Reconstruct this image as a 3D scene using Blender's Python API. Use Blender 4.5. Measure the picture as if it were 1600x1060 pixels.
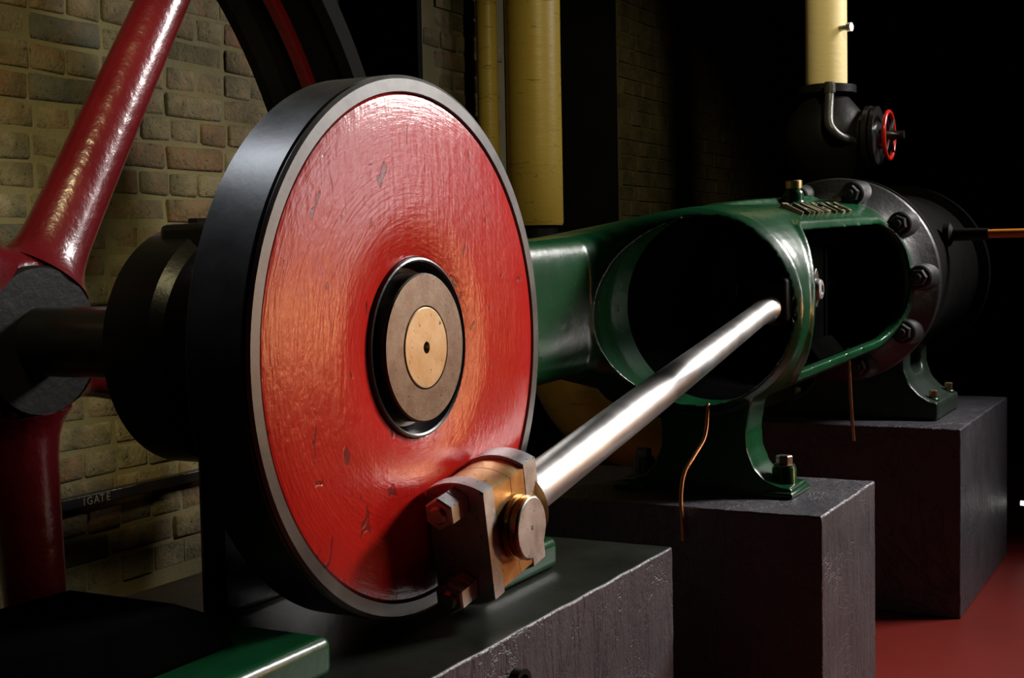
import bpy, bmesh, math, random
from mathutils import Vector, Matrix

PI = math.pi
random.seed(7)
for o in list(bpy.data.objects):
    bpy.data.objects.remove(o, do_unlink=True)
scene = bpy.context.scene
COL = scene.collection

# ------------------------------------------------------------------ camera
cd = bpy.data.cameras.new('camera')
cam = bpy.data.objects.new('camera', cd)
COL.objects.link(cam)
CP = Vector((1.202673, -1.940405, 0.150551))
FW = Vector((-0.46611791, 0.88260803, -0.06113229))
RT = Vector((0.88465398, 0.46582841, -0.01977952))
UP = Vector((-0.0110196, 0.06330052, 0.99793367))
M3 = Matrix((RT, UP, -FW)).transposed()
cam.matrix_world = Matrix.Translation(CP) @ M3.to_4x4()
cd.sensor_width = 36.0
cd.lens = 2131.12 / 1600 * 36.0
cd.clip_start = 0.05
scene.camera = cam

# ------------------------------------------------------------------ world, lights, exposure
w = bpy.data.worlds.new('world')
scene.world = w
w.use_nodes = True
w.node_tree.nodes['Background'].inputs[0].default_value = (0.6, 0.7, 1.0, 1)
w.node_tree.nodes['Background'].inputs[1].default_value = 0.0001
vs = scene.view_settings
vs.view_transform = 'Standard'
vs.look = 'None'
vs.gamma = 1.0
vs.use_curve_mapping = False
vs.exposure = 0.0


def area(name, loc, target, sx, sy, power, col, spread=PI):
    l = bpy.data.lights.new(name, 'AREA')
    l.shape = 'RECTANGLE'
    l.size = sx
    l.size_y = sy
    l.energy = power
    l.color = col
    l.spread = spread
    o = bpy.data.objects.new(name, l)
    COL.objects.link(o)
    o.location = loc
    d = Vector(target) - Vector(loc)
    o.rotation_euler = d.to_track_quat('-Z', 'Y').to_euler()
    return o


def spot(name, loc, target, power, col, angle, blend=0.5, radius=0.05):
    l = bpy.data.lights.new(name, 'SPOT')
    l.energy = power
    l.color = col
    l.spot_size = math.radians(angle)
    l.spot_blend = blend
    l.shadow_soft_size = radius
    o = bpy.data.objects.new(name, l)
    COL.objects.link(o)
    o.location = loc
    d = Vector(target) - Vector(loc)
    o.rotation_euler = d.to_track_quat('-Z', 'Y').to_euler()
    return o


area('high_window', (2.0, 3.75, 1.85), (0.0, 0.3, -0.1), 0.9, 0.7, 78, (1.0, 0.95, 0.92), math.radians(105))
area('sheen_light', (2.2, 2.85, 0.55), (0.0, 0.0, 0.0), 0.65, 0.55, 3.5, (1.0, 0.93, 0.95), math.radians(100))  # area light added to put a sheen on the red disc
area('warm_lamp', (2.5, 2.55, -0.07), (0.0, -0.1, -0.05), 0.4, 0.4, 3.9, (1.0, 0.50, 0.20), math.radians(90))
area('rim_light', (-1.15, -0.45, 1.85), (-0.06, -0.33, 0.32), 0.35, 0.14, 0.6, (0.85, 0.9, 1.0), math.radians(40))  # small area light added for the highlight on the disc's outer edge
area('wall_lamp', (0.3, -0.6, 1.35), (-1.4, 0.92, -0.05), 0.5, 0.5, 4.2, (1.0, 0.86, 0.45), math.radians(50))
spot('pipe_lamp', (1.2, 1.0, 2.0), (-0.55, 2.95, 0.82), 135, (1.0, 0.87, 0.5), 40, 0.8, 0.1)

# ------------------------------------------------------------------ mesh helpers


def nb():
    return bmesh.new()


def finish(name, bm, mat=None, parent=None, smooth=True, angle=35, bevel=0, seg=2):
    me = bpy.data.meshes.new(name)
    bmesh.ops.recalc_face_normals(bm, faces=bm.faces)
    bm.to_mesh(me)
    bm.free()
    if smooth:
        for p in me.polygons:
            p.use_smooth = True
        me.set_sharp_from_angle(angle=math.radians(angle))
    o = bpy.data.objects.new(name, me)
    COL.objects.link(o)
    if mat:
        me.materials.append(mat)
    if parent:
        o.parent = parent
        o.matrix_parent_inverse = parent_inv(parent)
    if bevel:
        m = o.modifiers.new('bevel', 'BEVEL')
        m.width = bevel
        m.segments = seg
        m.limit_method = 'ANGLE'
        m.angle_limit = math.radians(40)
    return o


def parent_inv(p):
    m = Matrix.LocRotScale(p.location, p.rotation_euler, p.scale)
    if p.parent:
        q = p.parent
        m = Matrix.LocRotScale(q.location, q.rotation_euler, q.scale) @ p.matrix_parent_inverse @ m
    return m.inverted()


def thing(name, label, cat, loc=(0, 0, 0), group=None):
    o = bpy.data.objects.new(name, None)
    COL.objects.link(o)
    o.location = loc
    o.empty_display_size = 0.05
    o['label'] = label
    o['category'] = cat
    if group:
        o['group'] = group
    return o


def tag(o, label, cat, group=None):
    o['label'] = label
    o['category'] = cat
    if group:
        o['group'] = group
    return o


def structure(o):
    o['kind'] = 'structure'
    return o


def frame_from_axis(axis):
    a = Vector(axis).normalized()
    h = Vector((0, 0, 1)) if abs(a.z) < 0.9 else Vector((0, 1, 0))
    u = h.cross(a).normalized()
    v = a.cross(u).normalized()
    return a, u, v


def lathe(bm, origin, axis, prof, n=48, closed=False, cap=True, su=1.0, sv=1.0):
    """prof: list of (t along axis, radius)."""
    o = Vector(origin)
    a, u, v = frame_from_axis(axis)
    rings = []
    for t, r in prof:
        if r < 1e-6:
            rings.append([bm.verts.new(o + a * t)])
        else:
            rings.append([bm.verts.new(o + a * t + u * (r * su * math.cos(2 * PI * i / n)) + v * (r * sv * math.sin(2 * PI * i / n))) for i in range(n)])
    pairs = list(zip(rings[:-1], rings[1:]))
    if closed:
        pairs.append((rings[-1], rings[0]))
    for A, B in pairs:
        if len(A) == 1 and len(B) == 1:
            continue
        for i in range(n):
            j = (i + 1) % n
            if len(A) == 1:
                bm.faces.new((A[0], B[i], B[j]))
            elif len(B) == 1:
                bm.faces.new((A[i], B[0], A[j]))
            else:
                bm.faces.new((A[i], B[i], B[j], A[j]))
    if cap and not closed:
        if len(rings[0]) > 1:
            bm.faces.new(rings[0])
        if len(rings[-1]) > 1:
            bm.faces.new(rings[-1])
    return bm


def box(bm, x0, x1, y0, y1, z0, z1):
    vs_ = [bm.verts.new((x, y, z)) for x in (x0, x1) for y in (y0, y1) for z in (z0, z1)]
    for f in ((0, 1, 3, 2), (4, 6, 7, 5), (0, 4, 5, 1), (2, 3, 7, 6), (0, 2, 6, 4), (1, 5, 7, 3)):
        bm.faces.new([vs_[i] for i in f])
    return bm


def prism(bm, pts, axis, a0, a1):
    """pts: 2-D outline; axis 'x' -> (y,z), 'y' -> (x,z), 'z' -> (x,y)."""
    def mk(p, a):
        return {'x': (a, p[0], p[1]), 'y': (p[0], a, p[1]), 'z': (p[0], p[1], a)}[axis]
    A = [bm.verts.new(mk(p, a0)) for p in pts]
    B = [bm.verts.new(mk(p, a1)) for p in pts]
    n = len(pts)
    bm.faces.new(A)
    bm.faces.new(B[::-1])
    for i in range(n):
        j = (i + 1) % n
        bm.faces.new((A[i], A[j], B[j], B[i]))
    return bm


def smooth_path(pts, k=6):
    P = [Vector(p) for p in pts]
    out = []
    for i in range(len(P) - 1):
        p0 = P[max(i - 1, 0)]
        p1 = P[i]
        p2 = P[i + 1]
        p3 = P[min(i + 2, len(P) - 1)]
        for s in range(k):
            t = s / k
            out.append(0.5 * ((2 * p1) + (p2 - p0) * t + (2 * p0 - 5 * p1 + 4 * p2 - p3) * t * t + (3 * p1 - p0 - 3 * p2 + p3) * t ** 3))
    out.append(P[-1])
    return out


def tube(bm, path, radii, n=16, flat=1.0):
    P = [Vector(p) for p in path]
    if not hasattr(radii, '__len__'):
        radii = [radii] * len(P)
    rings = []
    prev_u = None
    for i, p in enumerate(P):
        t = (P[min(i + 1, len(P) - 1)] - P[max(i - 1, 0)]).normalized()
        if prev_u is None:
            h = Vector((1, 0, 0)) if abs(t.x) < 0.9 else Vector((0, 0, 1))
            u = (h - t * h.dot(t)).normalized()
        else:
            u = (prev_u - t * prev_u.dot(t)).normalized()
        prev_u = u
        v = t.cross(u)
        r = radii[i]
        rings.append([bm.verts.new(p + u * (r * flat * math.cos(2 * PI * k / n)) + v * (r * math.sin(2 * PI * k / n))) for k in range(n)])
    for A, B in zip(rings[:-1], rings[1:]):
        for i in range(n):
            j = (i + 1) % n
            bm.faces.new((A[i], A[j], B[j], B[i]))
    bm.faces.new(rings[0])
    bm.faces.new(rings[-1][::-1])
    return bm


def hexnut(bm, origin, axis, r, h, twist=0.0, chamfer=0.12):
    o = Vector(origin)
    a, u, v = frame_from_axis(axis)
    prof = [(0, r), (h * (1 - chamfer), r), (h, r * (1 - chamfer))]
    rings = []
    for t, q in prof:
        rings.append([bm.verts.new(o + a * t + u * (q * math.cos(twist + PI / 3 * i)) + v * (q * math.sin(twist + PI / 3 * i))) for i in range(6)])
    for A, B in zip(rings[:-1], rings[1:]):
        for i in range(6):
            j = (i + 1) % 6
            bm.faces.new((A[i], B[i], B[j], A[j]))
    bm.faces.new(rings[0])
    bm.faces.new(rings[-1])
    return bm


def temp(bm):
    bmesh.ops.recalc_face_normals(bm, faces=bm.faces)
    me = bpy.data.meshes.new('tmp')
    bm.to_mesh(me)
    bm.free()
    o = bpy.data.objects.new('tmp', me)
    COL.objects.link(o)
    return o


def cast(name, adds, subs, voxel, mat, parent=None, smooth_it=3, rem2=True):
    """A casting: solids merged, hollows cut, edges softened like foundry work."""
    bm = nb()
    for fn in adds:
        fn(bm)
    base = temp(bm)
    cut = []
    m = base.modifiers.new('r', 'REMESH')
    m.mode = 'VOXEL'
    m.voxel_size = voxel
    for fn in subs:
        b = nb()
        fn(b)
        c = temp(b)
        cut.append(c)
        m = base.modifiers.new('b', 'BOOLEAN')
        m.operation = 'DIFFERENCE'
        m.solver = 'EXACT'
        m.object = c
    if rem2 and subs:
        m = base.modifiers.new('r2', 'REMESH')
        m.mode = 'VOXEL'
        m.voxel_size = voxel
    m = base.modifiers.new('s', 'SMOOTH')
    m.factor = 0.5
    m.iterations = smooth_it
    dg = bpy.context.evaluated_depsgraph_get()
    dg.update()
    me = bpy.data.meshes.new_from_object(base.evaluated_get(dg))
    me.name = name
    for c in cut + [base]:
        bpy.data.objects.remove(c, do_unlink=True)
    for p in me.polygons:
        p.use_smooth = True
    me.materials.clear()
    me.materials.append(mat)
    o = bpy.data.objects.new(name, me)
    COL.objects.link(o)
    if parent:
        o.parent = parent
        o.matrix_parent_inverse = parent_inv(parent)
    return o


def text_mesh(name, body, size, depth, mat, mw, parent=None, spacing=1.0):
    c = bpy.data.curves.new('t', 'FONT')
    c.body = body
    c.size = size
    c.extrude = depth
    c.resolution_u = 3
    c.space_character = spacing
    t = bpy.data.objects.new('t', c)
    COL.objects.link(t)
    dg = bpy.context.evaluated_depsgraph_get()
    dg.update()
    me = bpy.data.meshes.new_from_object(t.evaluated_get(dg))
    bpy.data.objects.remove(t, do_unlink=True)
    me.transform(mw)
    me.name = name
    me.materials.clear()
    me.materials.append(mat)
    o = bpy.data.objects.new(name, me)
    COL.objects.link(o)
    if parent:
        o.parent = parent
        o.matrix_parent_inverse = parent_inv(parent)
    return o


# ------------------------------------------------------------------ materials


class NT:
    def __init__(self, name):
        self.m = bpy.data.materials.new(name)
        self.m.use_nodes = True
        self.t = self.m.node_tree
        self.b = self.t.nodes['Principled BSDF']

    def n(self, typ, **kw):
        nd = self.t.nodes.new(typ)
        for k, v_ in kw.items():
            setattr(nd, k, v_)
        return nd

    def l(self, a, b):
        self.t.links.new(a, b)

    def coord(self, kind='Object'):
        return self.n('ShaderNodeTexCoord').outputs[kind]

    def mapping(self, src, scale=(1, 1, 1), rot=(0, 0, 0), loc=(0, 0, 0)):
        mp = self.n('ShaderNodeMapping')
        mp.inputs['Scale'].default_value = scale
        mp.inputs['Rotation'].default_value = rot
        mp.inputs['Location'].default_value = loc
        self.l(src, mp.inputs['Vector'])
        return mp.outputs[0]

    def noise(self, src, scale=5, detail=4, rough=0.55, dist=0.0):
        nd = self.n('ShaderNodeTexNoise')
        nd.inputs['Scale'].default_value = scale
        nd.inputs['Detail'].default_value = detail
        nd.inputs['Roughness'].default_value = rough
        nd.inputs['Distortion'].default_value = dist
        self.l(src, nd.inputs['Vector'])
        return nd.outputs['Fac']

    def ramp(self, src, stops, interp='LINEAR'):
        nd = self.n('ShaderNodeValToRGB')
        cr = nd.color_ramp
        cr.interpolation = interp
        while len(cr.elements) > len(stops):
            cr.elements.remove(cr.elements[-1])
        while len(cr.elements) < len(stops):
            cr.elements.new(0.5)
        for e, (p, c) in zip(cr.elements, stops):
            e.position = p
            e.color = (c, c, c, 1) if not hasattr(c, '__len__') else (*c, 1)
        self.l(src, nd.inputs[0])
        return nd.outputs[0]

    def mix(self, fac, a, b, mode='MIX'):
        nd = self.n('ShaderNodeMix', data_type='RGBA', blend_type=mode)
        for s, v_ in ((nd.inputs[0], fac), (nd.inputs[6], a), (nd.inputs[7], b)):
            if hasattr(v_, 'node'):
                self.l(v_, s)
            elif hasattr(v_, '__len__'):
                s.default_value = (*v_, 1)
            else:
                s.default_value = v_
        return nd.outputs[2]

    def math(self, op, a, b=None):
        nd = self.n('ShaderNodeMath', operation=op)
        for s, v_ in zip(nd.inputs, (a, b)):
            if v_ is None:
                continue
            if hasattr(v_, 'node'):
                self.l(v_, s)
            else:
                s.default_value = v_
        return nd.outputs[0]

    def bump(self, h, strength=0.3, dist=0.01, normal=None):
        nd = self.n('ShaderNodeBump')
        nd.inputs['Strength'].default_value = strength
        nd.inputs['Distance'].default_value = dist
        self.l(h, nd.inputs['Height'])
        if normal is not None:
            self.l(normal, nd.inputs['Normal'])
        return nd.outputs[0]

    def set(self, **kw):
        names = dict(col='Base Color', rough='Roughness', metal='Metallic', spec='Specular IOR Level', coat='Coat Weight', coatr='Coat Roughness', normal='Normal', coatn='Coat Normal', sheen='Sheen Weight', aniso='Anisotropic')
        for k, v_ in kw.items():
            s = self.b.inputs[names[k]]
            if hasattr(v_, 'node'):
                self.l(v_, s)
            elif hasattr(v_, '__len__') and len(v_) == 3:
                s.default_value = (*v_, 1)
            else:
                s.default_value = v_
        return self


def paint(name, c1, c2, rough=0.35, bump=0.25, bscale=60, spec=0.5, dist=0.004, coat=0.0, patch=4):
    m = NT(name)
    co = m.coord()
    n1 = m.noise(co, patch, 5)
    n2 = m.noise(co, bscale, 3, 0.6)
    n3 = m.noise(co, bscale * 0.18, 3, 0.5)
    col = m.mix(m.ramp(n1, [(0.35, 0.0), (0.65, 1.0)]), c1, c2)
    h = m.math('ADD', n2, m.math('MULTIPLY', n3, 2.0))
    m.set(col=col, rough=m.math('ADD', m.math('MULTIPLY', n1, 0.2), rough - 0.1), spec=spec, normal=m.bump(h, bump, dist), coat=coat)
    if coat:
        m.set(coatr=0.15)
    return m.m


def metal(name, c1, c2, rough=0.3, bump=0.08, scale=20, metalness=1.0, spots=True):
    m = NT(name)
    co = m.coord()
    n1 = m.noise(co, scale, 6, 0.6)
    n2 = m.noise(co, scale * 5, 3)
    col = m.mix(m.ramp(n1, [(0.35, 0.0), (0.68, 1.0)]), c1, c2)
    if spots:
        sp = m.ramp(m.noise(co, scale * 4, 2, 0.5, 0.6), [(0.66, 0.0), (0.72, 1.0)])
        col = m.mix(m.math('MULTIPLY', sp, 0.75), col, (0.03, 0.025, 0.02))
    m.set(col=col, metal=metalness, rough=m.math('ADD', m.math('MULTIPLY', n1, 0.25), rough - 0.1), normal=m.bump(n2, bump, 0.002))
    return m.m


def red_disc_paint():
    m = NT('red_disc_paint')
    co = m.coord()
    sep = m.n('ShaderNodeSeparateXYZ')
    m.l(co, sep.inputs[0])
    r = m.math('SQRT', m.math('ADD', m.math('MULTIPLY', sep.outputs[1], sep.outputs[1]), m.math('MULTIPLY', sep.outputs[2], sep.outputs[2])))
    th = m.math('ARCTAN2', sep.outputs[2], sep.outputs[1])
    cx = m.n('ShaderNodeCombineXYZ')
    m.l(m.math('MULTIPLY', th, 1.3), cx.inputs[0])
    m.l(m.math('MULTIPLY', r, 30.0), cx.inputs[1])
    brush = m.noise(cx.outputs[0], 5.0, 4, 0.6)              # strokes laid round the disc
    cv = m.n('ShaderNodeCombineXYZ')
    m.l(m.math('MULTIPLY', sep.outputs[1], 16.0), cv.inputs[0])
    m.l(m.math('MULTIPLY', sep.outputs[2], 2.2), cv.inputs[1])
    runs = m.noise(cv.outputs[0], 4.0, 3, 0.6, 0.3)          # vertical runs in the old paint
    fine = m.noise(co, 45, 4, 0.6, 0.4)
    chips_n = m.noise(m.mapping(co, (1, 1, 0.55)), 26, 2, 0.5, 0.8)
    chips = m.ramp(chips_n, [(0.675, 0.0), (0.69, 1.0)])
    big = m.noise(co, 3.5, 5)
    col = m.mix(m.ramp(big, [(0.3, 0.0), (0.7, 1.0)]), (0.50, 0.009, 0.006), (0.58, 0.018, 0.010))
    col = m.mix(m.math('MULTIPLY', m.ramp(brush, [(0.4, 0.0), (0.7, 1.0)]), 0.35), col, (0.42, 0.010, 0.008))
    col = m.mix(m.math('MULTIPLY', chips, 0.8), col, (0.13, 0.012, 0.010))
    h = m.math('ADD', m.math('MULTIPLY', brush, 1.2), m.math('ADD', m.math('MULTIPLY', runs, 1.1), m.math('MULTIPLY', fine, 0.9)))
    h = m.math('SUBTRACT', h, m.math('MULTIPLY', chips, 1.0))
    m.set(col=col, rough=m.math('ADD', m.math('MULTIPLY', fine, 0.12), 0.17), spec=0.42, normal=m.bump(h, 0.14, 0.006))
    return m.m


def rim_steel():
    m = NT('rim_steel')
    co = m.coord()
    n1 = m.noise(co, 9, 5, 0.6)
    n2 = m.noise(co, 60, 4, 0.6)
    col = m.mix(m.ramp(n1, [(0.35, 0.0), (0.65, 1.0)]), (0.070, 0.070, 0.069), (0.115, 0.116, 0.113))
    m.set(col=col, metal=0.6, rough=m.math('ADD', m.math('MULTIPLY', n1, 0.2), 0.30), normal=m.bump(n2, 0.1, 0.002))
    return m.m


def plinth_paint():
    m = NT('plinth_paint')
    co = m.coord()
    n1 = m.noise(co, 5, 6, 0.6)
    st = m.noise(m.mapping(co, (9, 9, 1.6), (0.35, 0, 0)), 3.0, 4, 0.6)      # sloping trowel and brush marks
    n2 = m.noise(co, 70, 4, 0.65)
    cr = m.ramp(m.noise(co, 2.2, 6, 0.7, 1.5), [(0.490, 0.0), (0.5, 1.0), (0.510, 0.0)])
    col = m.mix(m.ramp(n1, [(0.3, 0.0), (0.7, 1.0)]), (0.046, 0.046, 0.055), (0.074, 0.068, 0.078))
    h = m.math('ADD', m.math('MULTIPLY', st, 1.6), m.math('MULTIPLY', n2, 0.5))
    h = m.math('SUBTRACT', h, m.math('MULTIPLY', cr, 0.35))
    m.set(col=col, rough=m.math('ADD', m.math('MULTIPLY', n1, 0.25), 0.30), spec=0.5, normal=m.bump(h, 0.55, 0.010))
    return m.m


def brick_mat():
    m = NT('old_brick')
    co = m.coord()
    oi = m.n('ShaderNodeObjectInfo')
    rnd = oi.outputs['Random']
    base = m.ramp(rnd, [(0.0, (0.15, 0.115, 0.060)), (0.22, (0.18, 0.14, 0.072)), (0.40, (0.13, 0.105, 0.055)), (0.55, (0.16, 0.135, 0.078)), (0.70, (0.14, 0.075, 0.038)), (0.80, (0.045, 0.048, 0.042)), (0.92, (0.18, 0.15, 0.088))], 'CONSTANT')
    off = m.n('ShaderNodeVectorMath', operation='ADD')
    m.l(co, off.inputs[0])
    cmb = m.n('ShaderNodeCombineXYZ')
    for i in range(3):
        m.l(m.math('MULTIPLY', rnd, 37.0 + 11 * i), cmb.inputs[i])
    m.l(cmb.outputs[0], off.inputs[1])
    v = off.outputs[0]
    n1 = m.noise(v, 16, 6, 0.65, 0.4)
    n2 = m.noise(v, 70, 5, 0.65)
    st = m.ramp(m.noise(v, 11, 5, 0.6, 0.8), [(0.50, 0.0), (0.68, 1.0)])
    col = m.mix(m.ramp(n1, [(0.35, 0.0), (0.75, 0.8)]), base, (0.10, 0.092, 0.052))
    col = m.mix(m.math('MULTIPLY', st, 0.55), col, (0.15, 0.068, 0.028))
    soot = m.ramp(m.noise(m.n('ShaderNodeNewGeometry').outputs['Position'], 7.0, 6, 0.65, 0.5), [(0.44, 0.0), (0.62, 1.0)])
    col = m.mix(m.math('MULTIPLY', soot, 0.6), col, (0.035, 0.034, 0.018))
    pit = m.ramp(n2, [(0.33, 1.0), (0.40, 0.0)])
    col = m.mix(pit, col, (0.03, 0.026, 0.018))
    m.set(col=col, rough=0.85, spec=0.2, normal=m.bump(m.math('ADD', n1, n2), 0.9, 0.008))
    return m.m


def mortar_mat():
    m = NT('lime_mortar')
    co = m.coord()
    n1 = m.noise(co, 8, 6, 0.65)
    n2 = m.noise(co, 90, 4, 0.6)
    col = m.mix(n1, (0.085, 0.075, 0.038), (0.15, 0.132, 0.07))
    m.set(col=col, rough=0.95, spec=0.1, normal=m.bump(n2, 0.5, 0.005))
    return m.m


def lagging(name, c1, c2):
    m = NT(name)
    co = m.coord()
    n1 = m.noise(co, 3, 5)
    n2 = m.noise(m.mapping(co, (1, 1, 3)), 14, 5, 0.6)
    wr = m.noise(m.mapping(co, (2.2, 2.2, 16)), 2.2, 3, 0.5, 0.5)           # creases round the lagging cloth
    cr = m.ramp(wr, [(0.635, 0.0), (0.65, 1.0), (0.66, 0.0)])
    col = m.mix(n1, c1, c2)
    col = m.mix(m.math('MULTIPLY', cr, 0.75), col, (0.05, 0.035, 0.01))
    h = m.math('SUBTRACT', n2, m.math('MULTIPLY', cr, 0.8))
    m.set(col=col, rough=0.42, spec=0.4, normal=m.bump(h, 0.25, 0.006))
    return m.m


def floor_mat():
    m = NT('red_floor_paint')
    co = m.coord()
    n1 = m.noise(co, 2.5, 6, 0.6)
    n2 = m.noise(co, 40, 4, 0.6)
    st = m.ramp(m.noise(co, 7, 5, 0.65, 0.7), [(0.60, 0.0), (0.75, 1.0)])
    col = m.mix(n1, (0.15, 0.013, 0.009), (0.22, 0.020, 0.013))
    col = m.mix(m.math('MULTIPLY', st, 0.5), col, (0.09, 0.012, 0.01))
    m.set(col=col, rough=0.4, spec=0.4, normal=m.bump(n2, 0.12, 0.003))
    return m.m


MT = dict(
    red_disc=red_disc_paint(),
    rim=rim_steel(),
    black=paint('black_gloss_paint', (0.006, 0.006, 0.007), (0.010, 0.010, 0.011), 0.32, 0.15, 50),
    blackm=paint('black_iron', (0.003, 0.003, 0.003), (0.006, 0.0055, 0.005), 0.5, 0.3, 50, spec=0.15),
    soot=paint('sooty_black_iron', (0.003, 0.003, 0.003), (0.006, 0.0055, 0.005), 0.7, 0.3, 40, spec=0.03),
    shadeblack=paint('shade_black', (0.0015, 0.0015, 0.0015), (0.003, 0.003, 0.003), 0.9, 0.3, 50, spec=0.0),  # near-zero black: shade inside the trunk put into the colour
    iron=paint('dark_iron_paint', (0.016, 0.017, 0.016), (0.032, 0.031, 0.029), 0.40, 0.3, 45),
    green=paint('green_engine_paint', (0.003, 0.042, 0.013), (0.004, 0.060, 0.019), 0.27, 0.14, 40, spec=0.36),
    maroon=paint('maroon_wheel_paint', (0.065, 0.003, 0.006), (0.09, 0.004, 0.008), 0.26, 0.45, 28, coat=0.4, dist=0.006),
    steel=metal('bright_steel', (0.62, 0.61, 0.60), (0.70, 0.69, 0.67), 0.36, 0.03, 9, spots=False),
    dullsteel=metal('dull_steel', (0.44, 0.45, 0.46), (0.58, 0.59, 0.59), 0.42, 0.15, 30),
    brownsteel=metal('browned_steel', (0.13, 0.105, 0.085), (0.20, 0.165, 0.13), 0.42, 0.15, 40),
    gold=metal('yellowed_steel', (0.33, 0.25, 0.14), (0.42, 0.34, 0.22), 0.40, 0.12, 30),
    brass=metal('bearing_bronze', (0.58, 0.33, 0.12), (0.66, 0.42, 0.18), 0.38, 0.15, 24),
    oilbrass=metal('oily_bronze', (0.30, 0.16, 0.05), (0.38, 0.21, 0.06), 0.22, 0.05, 20, spots=False),
    copper=metal('copper_tube', (0.55, 0.26, 0.13), (0.62, 0.33, 0.18), 0.35, 0.05, 20, spots=False),
    plinth=plinth_paint(),
    oiltop=paint('oil_soaked_green_black', (0.006, 0.009, 0.006), (0.016, 0.020, 0.014), 0.42, 0.3, 30, spec=0.3),
    brick=brick_mat(),
    mortar=mortar_mat(),
    lag=lagging('yellow_lagging', (0.32, 0.22, 0.035), (0.42, 0.31, 0.06)),
    cream=lagging('cream_lagging', (0.72, 0.58, 0.28), (0.78, 0.66, 0.36)),
    floor=floor_mat(),
    wheelred=paint('red_handwheel_paint', (0.40, 0.01, 0.008), (0.5, 0.014, 0.01), 0.25, 0.05, 30),
    amber=paint('amber_rod_paint', (0.55, 0.20, 0.02), (0.6, 0.24, 0.03), 0.35, 0.05, 30),
    white=paint('white_paint', (0.75, 0.75, 0.74), (0.8, 0.8, 0.79), 0.4, 0.05, 30),
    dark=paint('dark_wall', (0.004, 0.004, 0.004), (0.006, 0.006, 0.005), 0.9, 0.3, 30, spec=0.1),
    letters=paint('pale_letter_paint', (0.13, 0.11, 0.05), (0.20, 0.17, 0.09), 0.6, 0.1, 40),
    oilcap=metal('brass_cap', (0.60, 0.46, 0.20), (0.66, 0.52, 0.28), 0.35, 0.1, 20, spots=False),
)

ZF = -1.065      # floor level
XW = -1.40       # face of the brick wall

# ------------------------------------------------------------------ setting
bm = nb()
PX0, PX1, PY0, PY1 = -1.32, -0.62, -1.6, 1.6           # flywheel pit
for (x0, x1, y0, y1) in ((XW - 0.1, PX0, -4, 9), (PX1, 6, -4, 9), (PX0, PX1, -4, PY0), (PX0, PX1, PY1, 9)):
    box(bm, x0, x1, y0, y1, ZF - 0.1, ZF)
floor = structure(finish('floor', bm, MT['floor'], smooth=False))
bm = nb()
box(bm, PX0, PX1, PY0, PY1, -1.5, -1.4)
box(bm, PX0 - 0.08, PX0, PY0, PY1, -1.5, ZF - 0.1)
box(bm, PX1, PX1 + 0.08, PY0, PY1, -1.5, ZF - 0.1)
box(bm, PX0, PX1, PY0 - 0.08, PY0, -1.5, ZF - 0.1)
box(bm, PX0, PX1, PY1, PY1 + 0.08, -1.5, ZF - 0.1)
finish('pit_lining', bm, MT['dark'], floor, smooth=False)

# brick wall with two openings made up to leave black gaps
GAP0, GAP1 = 1.78, 2.33
OPENINGS = ((GAP0, GAP1), (2.98, 4.10))
bm = nb()
for y0, y1 in ((-1.2, GAP0), (GAP1, 2.98), (4.10, 9.0)):
    box(bm, XW - 0.28, XW - 0.005, y0, y1, ZF, 2.6)
for d0, d1 in OPENINGS:
    box(bm, XW - 0.28, XW - 0.005, d0, d1, 1.9, 2.6)
wall = structure(finish('wall_left', bm, MT['mortar'], smooth=False))
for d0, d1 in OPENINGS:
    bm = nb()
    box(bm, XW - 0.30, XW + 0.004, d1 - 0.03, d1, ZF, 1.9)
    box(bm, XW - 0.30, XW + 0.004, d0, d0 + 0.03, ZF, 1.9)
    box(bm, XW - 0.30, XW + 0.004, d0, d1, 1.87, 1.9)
    finish('black_lining', bm, MT['dark'], wall, smooth=False)  # reveals covered in black so they take no light
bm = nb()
box(bm, XW - 1.3, XW - 1.2, GAP0 - 0.6, 5.0, ZF, 2.0)
finish('black_backing', bm, MT['dark'], wall, smooth=False)  # black sheet added behind the made-up openings


def brick_mesh(L, H, seed):
    rr = random.Random(seed)
    b = nb()
    e = 0.007
    ys = [-L / 2, -L / 2 + e] + ([0.0] if L > 0.15 else []) + [L / 2 - e, L / 2]
    zs = [-H / 2, -H / 2 + e, H / 2 - e, H / 2]
    ny, nz = len(ys), len(zs)
    cols = []
    # front face grid with worn arrises; local y along the wall, z up, face at x = 0
    for i in range(ny):
        row = []
        for k in range(nz):
            edge = (i in (0, ny - 1)) + (k in (0, nz - 1))
            row.append(b.verts.new((-0.0045 * edge + rr.uniform(-0.0015, 0.0015), ys[i] + rr.uniform(-0.003, 0.003), zs[k] + rr.uniform(-0.0025, 0.0025))))
        cols.append(row)
    for i in range(ny - 1):
        for k in range(nz - 1):
            b.faces.new((cols[i][k], cols[i + 1][k], cols[i + 1][k + 1], cols[i][k + 1]))
    ring = [cols[i][0] for i in range(ny)] + [cols[ny - 1][k] for k in range(1, nz)] + [cols[i][nz - 1] for i in range(ny - 2, -1, -1)] + [cols[0][k] for k in range(nz - 2, 0, -1)]
    back = [b.verts.new((-0.03, v.co.y, v.co.z)) for v in ring]
    for i in range(len(ring)):
        j = (i + 1) % len(ring)
        b.faces.new((ring[i], ring[j], back[j], back[i]))
    bmesh.ops.recalc_face_normals(b, faces=b.faces)
    me = bpy.data.meshes.new('brick')
    b.to_mesh(me)
    b.free()
    for p in me.polygons:
        p.use_smooth = True
    me.materials.append(MT['brick'])
    return me


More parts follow.
